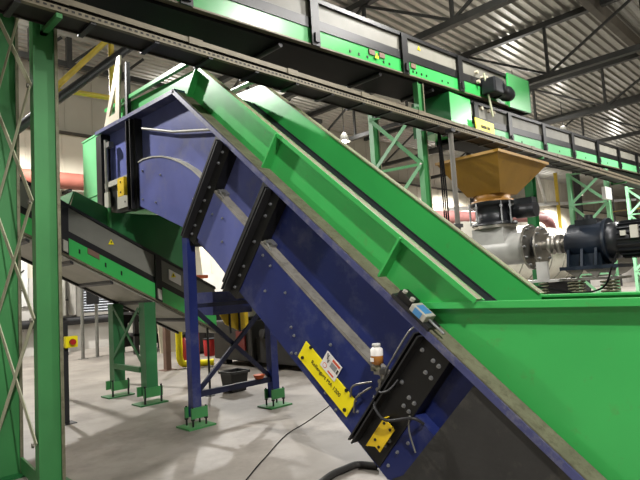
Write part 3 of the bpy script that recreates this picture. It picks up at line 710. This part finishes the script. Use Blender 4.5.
MB().tube([(-3, 17.4, 5.35), (9.5, 17.4, 5.35)], .26, 24).build('pipe_run', 'redbrown', rp_)
for x in (-1, 3.2, 6.3, 9): MB().box(x-.05, x+.05, 17.35, 17.96, 5.02, 5.10).build('pipe_bracket', 'charcoal', rp_)
# right-hand background rails and posts
pf = thing('platform_railing', 'pale railing pipes and yellow posts of a platform in front of the far wall', 'railing', (34, 15, 0))
MB().bar((24.5, 15, 5.15), (58, 15, 8.0), .10, .20).build('rail', 'white', pf)
MB().bar((24.5, 15, 3.9), (58, 15, 5.5), .08, .12).build('rail', 'white', pf)
for x, c_ in ((27.0, 'charcoal'), (39.0, 'handrail'), (51.0, 'charcoal')):
    MB().box(x-.08, x+.08, 14.9, 15.1, 0, 8.6).build('post', c_, pf)
MB().bar((36.9, 15.0, 6.2), (35.8, 15.0, 8.3), .10, .20).build('brace', 'white', pf)
MB().bar((49.5, 14.7, 6.3), (60, 14.7, 7.3), .1, .12).build('mid_rail', 'handrail', pf)
MB().box(40, 40.3, 13.8, 14.2, 0, 8.9).build('stanchion', 'charcoal', pf)

# wall kit at left
def wallthing(name, label, cat, x0, x1, y0, y1, z0, z1, m): return tag(MB().box(x0, x1, y0, y1, z0, z1).build(name, m), label, cat)
lv = thing('wall_louvre', 'grey louvred vent unit mounted on the back wall', 'vent', (7.2, 17.9, 1.1))
MB().box(6.55, 6.66, 17.7, 17.96, 1.08, 2.5).box(8.7, 8.8, 17.7, 17.96, 1.08, 2.5).box(6.66, 8.7, 17.7, 17.96, 1.08, 1.17).box(6.66, 8.7, 17.7, 17.96, 2.42, 2.5).build('frame', 'duct', lv)
m = MB()
for k in range(14): m.bar((6.66, 17.80, 1.22+.085*k), (8.7, 17.80, 1.22+.085*k), .09, .03, (0, .6, 1))
m.box(6.66, 8.7, 17.90, 17.95, 1.17, 2.42)
m.build('louvre_blades', 'louvre', lv)
wp = thing('heating_pipe', 'black lagged pipe along the foot of the back wall', 'pipe', (8, 17.8, .8))
MB().tube([(4.8, 17.78, .95), (11.5, 17.78, .95)], .13, 16).build('pipe_run', 'charcoal', wp)
for x in (5.4, 8.9, 11): MB().box(x-.04, x+.04, 17.74, 17.82, 0, .84).build('pipe_bracket', 'black', wp)
for x, y, h, m_, l in ((5.62, 17.45, 2.9, 'duct', 'leftmost grey vertical duct beside the louvred wall vent'), (6.02, 17.5, 2.7, 'grey_light', 'middle pale vertical duct beside the louvred wall vent'), (6.34, 17.5, 2.6, 'duct', 'grey vertical duct closest to the louvred wall vent')):
    o = thing('wall_duct', l, 'duct', (x, y, 1.0), 'vertical ducts on the back wall')
    MB().tube([(x, y, 1.15), (x, y, 1.15+h)], .11, 14).build('duct_run', m_, o)
    MB().box(x-.04, x+.04, y, 17.97, 1.6, 1.66).box(x-.04, x+.04, y, 17.97, 2.9, 2.96).build('duct_bracket', 'charcoal', o)
pn = thing('notice_board', 'white board with black and red sketches behind the left tower', 'notice board', (4.3, 17.9, 1.6))
MB().box(3.3, 5.2, 17.92, 17.968, 1.5, 3.4).build('panel', 'white', pn)
m = MB()
for a, b, c_, e in ((4.6, 3.2, 5.0, 2.9), (4.65, 2.9, 5.1, 3.15), (4.55, 2.5, 5.0, 2.7), (4.7, 2.2, 5.1, 2.6), (4.6, 1.9, 5.1, 2.0)): m.bar((a, 17.915, b), (c_, 17.915, e), .008, .04)
m.build('sketch_lines', 'ink', pn)
MB().box(4.86, 4.95, 17.91, 17.92, 2.05, 2.25).box(4.98, 5.05, 17.91, 17.92, 2.1, 2.25).build('sketch_marks', 'red', pn)
# two thin posts with a grey plate
for x, l in ((5.74, 'left of the two thin grey posts standing before the wall vent'), (6.13, 'right of the two thin grey posts standing before the wall vent')):
    o = thing('thin_post', l, 'post', (x, 15.15, 0), 'thin grey posts before the wall vent')
    MB().tube([(x, 15.15, 0.01), (x, 15.15, 2.2)], .045, 10).build('post_tube', 'galv', o)
    MB().box(x-.1, x+.1, 15.05, 15.25, 0, .012).build('base_plate', 'galv', o)
tag(MB().box(5.84, 6.18, 15.08, 15.10, 1.46, 1.88).build('hung_plate', 'charcoal'), 'dark square plate fixed across the two thin grey posts', 'plate')
# emergency stop stand
es = thing('emergency_stop', 'yellow emergency stop box with red button on a post beside the left tower', 'emergency stop', (2.72, 7.9, 0))
ex, ey = 2.63, 7.55
MB().box(ex-.03, ex+.03, ey-.03, ey+.03, .01, 1.32).build('post', 'charcoal', es)
MB().box(ex-.1, ex+.1, ey-.1, ey+.1, 0, .01).build('base_plate', 'charcoal', es)
b_ = MB().box(ex-.03, ex+.13, ey-.11, ey-.031, .98, 1.13).build('box', 'yellow', es, bevel=.01)
MB().tube([(ex+.05, ey-.11, 1.055), (ex+.05, ey-.13, 1.055), (ex+.05, ey-.131, 1.055), (ex+.05, ey-.16, 1.055)], [.025, .025, .042, .038], 16).build('button', 'red', b_)
MB().box(ex-.09, ex+.03, ey-.04, ey+.04, .88, .93).build('bracket', 'charcoal', es)
tag(MB().box(5.54, 5.72, 16.6, 16.7, .60, 1.2).box(5.60, 5.66, 16.62, 16.68, 0, .60).build('hose_cabinet', 'red'), 'red cabinet on a post behind the yellow emergency stop box', 'cabinet')
tag(MB().tube([(5.70, 16.95, .0), (5.70, 16.95, 2.4), (5.70, 16.95, 2.41), (5.70, 16.95, 3.1)], [.13, .13, .1, .02], 14).build('white_cylinder', 'white'), 'slim white gas cylinder behind the green column', 'cylinder')

# clutter under the conveyors
bp_ = thing('steel_post', 'rusty brown steel post standing between the green legs and the blue leg', 'post', (5.8, 10.67, 0))
MB().box(5.74, 5.86, 10.61, 10.73, .012, 1.5).build('post_shaft', 'brown', bp_)
MB().box(5.66, 5.94, 10.53, 10.81, 0, .012).build('base_plate', 'brown', bp_)
yg = thing('crash_barrier', 'bright yellow bent pipe crash barrier behind the blue leg', 'barrier', (6.3, 10.5, 0))
hose([(6.05, 10.6, 1.3), (6.05, 10.6, .55), (6.06, 10.58, .16), (6.2, 10.5, .085), (6.62, 10.15, .085)], .075).build('barrier_pipe', 'yellow', yg)
fe = thing('fire_extinguisher', 'red fire extinguisher standing behind the yellow crash barrier', 'fire extinguisher', (6.45, 11.1, 0))
MB().tube([(6.45, 11.1, .01), (6.45, 11.1, .50), (6.45, 11.1, .60)], [.11, .11, .03], 14).build('cylinder', 'red', fe)
MB().box(6.41, 6.49, 11.07, 11.13, .60, .68).build('valve_head', 'black', fe)
RX = 6.95
mc = thing('machine_rack', 'dark machine rack with pale boxes seen between the green conveyor legs', 'machine', (RX+.6, 15, 0))
for x in (RX, RX+1.2):
    for y in (14.5, 15.4): MB().box(x-.06, x+.06, y-.06, y+.06, 0, 2.1).build('upright', 'black', mc)
for z in (.5, 1.1, 1.9): MB().box(RX-.06, RX+1.26, 14.44, 15.46, z, z+.07).build('shelf', 'charcoal', mc)
for x, z in ((.1, .57), (.65, .57), (.15, 1.17), (.67, 1.17)): MB().box(RX+x, RX+x+.48, 14.5, 15.2, z, z+.28).build('tray_box', 'label_white' if z > 1 else 'grey_light', mc)
MB().ball((RX+.5, 14.75, 1.62), .33).build('reel', 'black', mc)
MB().box(RX, RX+1.2, 15.42, 15.46, .15, 2.0).build('back_panel', 'clutter', mc)
rng = random.Random(3)
kinds = [('storage_crate', 'crate', 'clutter'), ('tool_cabinet', 'cabinet', 'black'), ('pallet_box', 'box', 'brown'), ('scrap_bin', 'bin', 'charcoal')]
spots = [(9.6, 13.6, .9, .8, 1.3, 'tool_cabinet', 'cabinet', 'black', 'tall black tool cabinet in the dim corner behind the blue leg'),
         (10.8, 12.6, 1.0, .8, 1.0, 'storage_crate', 'crate', 'clutter', 'dark storage crate beyond the crossed braces of the blue legs'),
         (8.6, 11.4, .7, .6, .75, 'pallet_box', 'box', 'brown', 'brown box on the floor left of the crossed blue braces'),
         (9.9, 11.0, .8, .7, .55, 'scrap_bin', 'bin', 'charcoal', 'low grey scrap bin behind the crossed braces'),
         (7.9, 12.8, .8, .6, 1.35, 'tool_cabinet', 'cabinet', 'clutter', 'dark cabinet in the gloom between the red drum and the rollers'),
         (9.3, 9.6, .9, .9, 1.5, 'storage_crate', 'crate', 'black', 'black upright crate beside the dark machine with rollers'),
         (10.9, 9.3, 1.2, 1.1, 1.9, 'tool_cabinet', 'cabinet', 'clutter', 'tall dark cabinet right of the machine with rollers, under the incline'),
         (12.4, 13.9, 1.4, 1.0, 2.0, 'tool_cabinet', 'cabinet', 'clutter', 'big dark cabinet at the back in the gloom under the incline')]
for x, y, a, b, h, nm, cat, m_, l in spots:
    o = thing(nm, l, cat, (x, y, 0))
    MB().box(x-a/2, x+a/2, y-b/2, y+b/2, .06, h).build('body', m_, o, bevel=.02)
    MB().box(x-a/2-.02, x+a/2+.02, y-b/2-.02, y+b/2+.02, h, h+.05).build('lid', 'charcoal', o)
    MB().box(x-a/2+.04, x+a/2-.04, y-b/2+.04, y+b/2-.04, 0, .06).build('plinth', 'black', o)
    for k in (0, 1): MB().box(x-a/2+.06+k*a/2, x+k*a/2-.06, y-b/2-.02, y-b/2, .15, h-.1).build('door_panel', m_, o)
for x, y, z, r, m_, l in ((8.55, 11.35, .80, .16, 'steel', 'round steel drum on the brown box behind the blue leg'), (10.0, 11.0, .60, .14, 'white', 'small white pail on the grey scrap bin'), (10.7, 12.5, 1.05, .17, 'grey', 'grey pail on the dark storage crate'), (7.7, 11.9, 0, .2, 'red', 'red drum on the floor left of the crossed braces')):
    o = thing('pail' if z else 'oil_drum', l, 'pail' if z else 'drum', (x, y, z))
    MB().tube([(x, y, z+.0), (x, y, z+.02), (x, y, z+r*2), (x, y, z+r*2.05)], [r*.9, r*.93, r, r*.98], 16).build('shell', m_, o)
    MB().tube([(x, y, z+r*2.05), (x, y, z+r*2.15)], r*1.04, 16).build('lid', 'charcoal', o)
ba = thing('baling_machine', 'dark machine with red panel and rollers under the shadow of the blue conveyor', 'machine', (7.4, 8.9, 0))
MB().box(6.8, 8.6, 9.0, 10.4, .12, .95).build('body', 'clutter', ba, bevel=.03)
MB().box(6.9, 8.4, 7.2, 9.0, .10, .62).build('shade_table', 'clutter', ba, bevel=.02)  # low dark block, stands in for the shade under the incline
for y in (7.5, 7.9, 8.3, 8.7): MB().tube([(6.82, y, .70), (8.4, y, .70)], .09, 14).build('roller', 'charcoal', ba)
MB().box(6.76, 6.8, 9.2, 9.5, .35, .75).build('side_door', 'red_dark', ba)
MB().box(6.9, 7.6, 9.2, 10.2, .95, 1.5).build('motor_cover', 'black', ba, bevel=.04)
MB().tube([(6.9, 9.05, 1.05), (6.9, 9.05, 1.3)], .14, 14).build('filter_pot', 'steel', ba)
MB().ball((7.3, 8.9, 1.08), .13).build('float_bulb', 'grey_light', ba)
for x in (7.0, 8.3):
    for y in (7.4, 10.2): MB().box(x-.08, x+.08, y-.08, y+.08, 0, .12).build('foot', 'black', ba)
bb = thing('rubbish_bin', 'black open bin on the floor behind the blue cross beam', 'bin', (5.15, 7.3, 0))
MB().add([(4.98, 7.15, .01), (5.24, 7.15, .01), (5.24, 7.40, .01), (4.98, 7.40, .01), (4.95, 7.12, .31), (5.28, 7.12, .31), (5.28, 7.43, .31), (4.95, 7.43, .31)],
         [(0, 1, 2, 3), (0, 1, 5, 4), (1, 2, 6, 5), (2, 3, 7, 6), (3, 0, 4, 7)]).build('shell', 'black', bb)
MB().box(4.93, 5.30, 7.10, 7.12, .29, .33).box(4.93, 5.30, 7.43, 7.45, .29, .33).box(4.93, 4.95, 7.12, 7.43, .29, .33).box(5.28, 5.30, 7.12, 7.43, .29, .33).build('rim', 'charcoal', bb)
bw = thing('tray_bowl', 'small tan bowl standing on the lower blue cross beam', 'bowl', (4.52, 5.86, .408))
MB().tube([(4.52, 5.86, .408), (4.52, 5.86, .42), (4.52, 5.86, .46)], [.05, .065, .08], 16).build('shell', 'orange', bw)
tr = thing('thin_rod', 'thin black upright rod on a foot just right of the near blue leg', 'rod', (4.70, 7.35, 0))
MB().tube([(4.70, 7.35, .012), (4.70, 7.35, 1.05)], .018, 8).build('rod', 'black', tr)
MB().tube([(4.70, 7.35, 0), (4.70, 7.35, .012)], .08, 14).build('foot_disc', 'black', tr)
yp = thing('hanging_guard', 'yellow perforated guard hanging under the blue drip pan', 'guard', (4.45, 6.3, 1.03))
MB().prism([(4.22, 1.299), (4.70, 1.299), (4.70, 1.10), (4.55, 1.03), (4.32, 1.14)], 6.28, 6.31, XZ).build('guard_sheet', 'yellow_gd', yp)
for x in (4.36, 4.52): MB().box(x, x+.02, 6.25, 6.28, 1.02, 1.299).build('hanger_strap', 'black', yp)
ob = thing('orange_beam', 'orange primed steel beam in the gap beside the blue leg', 'beam', (6.1, 9.95, 0))
MB().box(5.80, 6.40, 9.9, 10.0, 1.90, 1.97).build('beam_flange', 'orange', ob)
MB().box(6.08, 6.13, 9.91, 9.99, .0, 1.90).build('beam_post', 'orange', ob)
pb = thing('pale_panel', 'pale leaning sheet panel standing beyond the blue leg', 'panel', (8.6, 14, 0))
MB().bar((8.0, 13.6, .02), (8.0, 14.3, 4.6), 1.6, .05, (0, 1, 0)).build('sheet', 'beige', pb)
MB().bar((7.6, 13.52, 2.0), (7.75, 14.02, 4.4), .06, .06, (0, 1, 0)).build('batten', 'brown', pb)

# yellow handrail + dark pipe at top left
hr = thing('stair_handrail', 'yellow sloping stair handrail at upper left above the conveyor head', 'handrail', (4, 10, 0))
MB().tube([(3.30, 10, 5.33), (4.42, 10, 6.68)], .055, 10).build('sloping_rail', 'handrail', hr)
MB().tube([(4.46, 10, .01), (4.46, 10, 6.62)], .055, 10).build('post', 'handrail', hr)
MB().tube([(3.30, 10, 5.36), (3.75, 10, 5.45), (4.46, 10, 5.48)], .05, 10).build('cross_rail', 'handrail', hr)
MB().tube([(3.30, 10, .01), (3.30, 10, 5.36)], .05, 10).build('post', 'handrail', hr)
sp = thing('sloping_pipe', 'dark sloping pipe running up behind the yellow handrail', 'pipe', (4, 9.7, 4))
MB().tube([(1.2, 9.8, 3.05), (5.6, 9.8, 7.35)], .085, 14).build('pipe_run', 'charcoal', sp)
MB().box(5.45, 5.75, 9.7, 9.9, 7.3, 9.19).build('pipe_hanger', 'charcoal', sp)
# dark beams high in the left background
tag(MB().bar((3.6, 15.6, 8.35), (16, 15.6, 8.5), .14, .16).build('pipe_rack_beam', 'truss'), 'dark pipe rack beam hung high before the back wall at left', 'beam')
for x, l in ((4.7, 'dark hanger post at upper left behind the yellow rail'), (5.7, 'dark hanger post at upper left between rail and bracket'), (7.2, 'dark hanger post at upper left beyond the cream bracket'), (13.5, 'dark hanger post behind the top of the green boards')):
    t = thing('hanger_post', l, 'post', (x, 15.6, 8.3), 'dark roof hanger posts')
    MB().box(x-.07, x+.07, 15.52, 15.68, 8.25, 9.19).build('upright', 'truss', t)
    MB().bar((x+.06, 15.6, 8.45), (x+.8, 15.6, 9.15), .08, .08).build('diagonal_brace', 'truss', t)

# floor cable and hose
tag(hose([(6.0, 5.6, .006), (4.49, 4.87, .006), (3.9, 4.62, .006), (3.3, 4.22, .006), (2.83, 3.89, .006), (1.5, 2.9, .006)], .005).build('floor_cable', 'cable'), 'thin black cable lying across the concrete floor', 'cable')
tag(hose([(3.62, 3.12, .03), (3.56, 3.28, .03), (3.42, 3.30, .03), (3.2, 3.28, .03), (2.8, 3.1, .03), (2.2, 2.6, .03)], .03).build('floor_hose', 'rubber'), 'thick black hose lying on the floor at the foot of the blue conveyor', 'hose')

# ------------------------------------------------------------------ lamps
lamps = []
def lamp(x, y, power, label, z=7.1, col=(1, .975, .94), up=.05, aim=None, cone=158):
    t = thing('high_bay_lamp', label, 'lamp', (x, y, z), 'high bay lamps')
    MB().tube([(x, y, z+.34), (x, y, z+.30), (x, y, z+.12), (x, y, z)], [.07, .12, .16, .24], 18, caps=False).build('shade', 'grey_light', t)
    MB().tube([(x, y, z+.32), (x, y, ZR+.02)], .015, 6).build('cord', 'black', t)
    MB().ball((x, y, z+.02), .09).build('bulb', 'glow', t)
    l = bpy.data.lights.new('high_bay_light', 'SPOT'); l.energy = power; l.shadow_soft_size = .12; l.spot_size = math.radians(cone); l.spot_blend = .35; l.color = col
    o = bpy.data.objects.new('lamp_light', l); COL.objects.link(o); o.parent = t; o.location = (0, 0, -.2)
    if aim: o.rotation_euler = (Vector(aim)-Vector((x, y, z-.2))).to_track_quat('-Z', 'Y').to_euler()
    l = bpy.data.lights.new('added_deck_fill', 'POINT'); l.energy = power*up; l.shadow_soft_size = .15; l.color = col  # point light added above the shade to brighten the deck and add ambient
    o = bpy.data.objects.new('deck_fill_light', l); COL.objects.link(o); o.parent = t; o.location = (0, 0, .45)
    return t
lamp(1.35, 11.0, 2250, 'floodlight lamp aimed at the head of the blue conveyor', z=7.5, up=.04, aim=(3.7, 4.6, 3.4), cone=66)
lamp(.6, -2.6, 2300, 'added fill floodlight out of view near the camera, aimed at the green hopper', z=7.5, aim=(3.6, .9, .6), cone=84)  # added fill, cone narrowed to brighten the hopper and miss the head
lamp(-5, 4, 380, 'added unseen fill lamp over the left aisle', z=7.5)  # fill added for the left columns and green boards
lamp(10.4, 15.6, 1200, 'high bay lamp hidden behind the head of the conveyor', z=7.5)
lamp(15.6, 14, 1300, 'bright high bay lamp glowing just above the far green board', z=7.2)
lamp(7.2, 1.1, 720, 'high bay lamp over the right aisle', z=7.5, up=.25)
lamp(17.5, 1.0, 2000, 'high bay lamp past the gear motor on the right', z=7.5, up=.12)
lamp(19.2, 8.6, 2200, 'high bay lamp behind the lower overhead conveyor', z=7.5)
lamp(24.8, 9.0, 1000, 'small distant high bay lamp under the dark roof at right', z=7.75, up=.03)
lamp(36, 10, 3500, 'distant high bay lamp near the far end of the back wall', z=7.5, up=.03)
lamp(8.5, 3.3, 500, 'added lamp out of view right of the upper conveyor, brightening the roof deck', z=7.6, up=.9)  # added just out of view, mostly upward light for the deck
lamp(29, 15.5, 2200, 'added fill lamp close to the back wall behind the drum', z=7.5, up=.02)  # added to brighten the right part of the back wall
lamp(45, 15.5, 3000, 'added fill lamp close to the back wall at the far right', z=7.5, up=.02)  # added to brighten the back wall further along
lamp(58, 13, 3000, 'furthest added fill lamp by the end wall', z=7.5, up=.02)  # added with the one before it, also for the far wall
lamp(3.4, 14.6, 2600, 'high bay lamp near the back wall at left', z=7.5, up=.05)

# ------------------------------------------------------------------ world, camera, view
w = bpy.data.worlds.new('World'); sc.world = w; w.use_nodes = True
w.node_tree.nodes['Background'].inputs[0].default_value = (.6, .65, .7, 1)
w.node_tree.nodes['Background'].inputs[1].default_value = .3
cam = bpy.data.cameras.new('Camera'); co = bpy.data.objects.new('Camera', cam); COL.objects.link(co)
cam.sensor_width = 36; cam.lens = 538.69/640*36; cam.clip_start = .05; cam.clip_end = 300
yaw, pit, rol = map(math.radians, (45.187, 4.808, -3.446))
fwd = Vector((math.cos(yaw)*math.cos(pit), math.sin(yaw)*math.cos(pit), math.sin(pit)))
right = Vector((math.sin(yaw), -math.cos(yaw), 0)); up = right.cross(fwd)
r2 = right*math.cos(rol)+up*math.sin(rol); u2 = up*math.cos(rol)-right*math.sin(rol)
mw = Matrix((r2, u2, -fwd)).transposed().to_4x4(); mw.translation = Vector((0, 0, 1.6))
co.matrix_world = mw
sc.camera = co
sc.view_settings.view_transform = 'Standard'; sc.view_settings.look = 'None'
sc.view_settings.gamma = 1; sc.view_settings.use_curve_mapping = False
sc.view_settings.exposure = 0.3
sc.cycles.use_denoising = True
sc.cycles.max_bounces = 5; sc.cycles.diffuse_bounces = 1; sc.cycles.glossy_bounces = 3
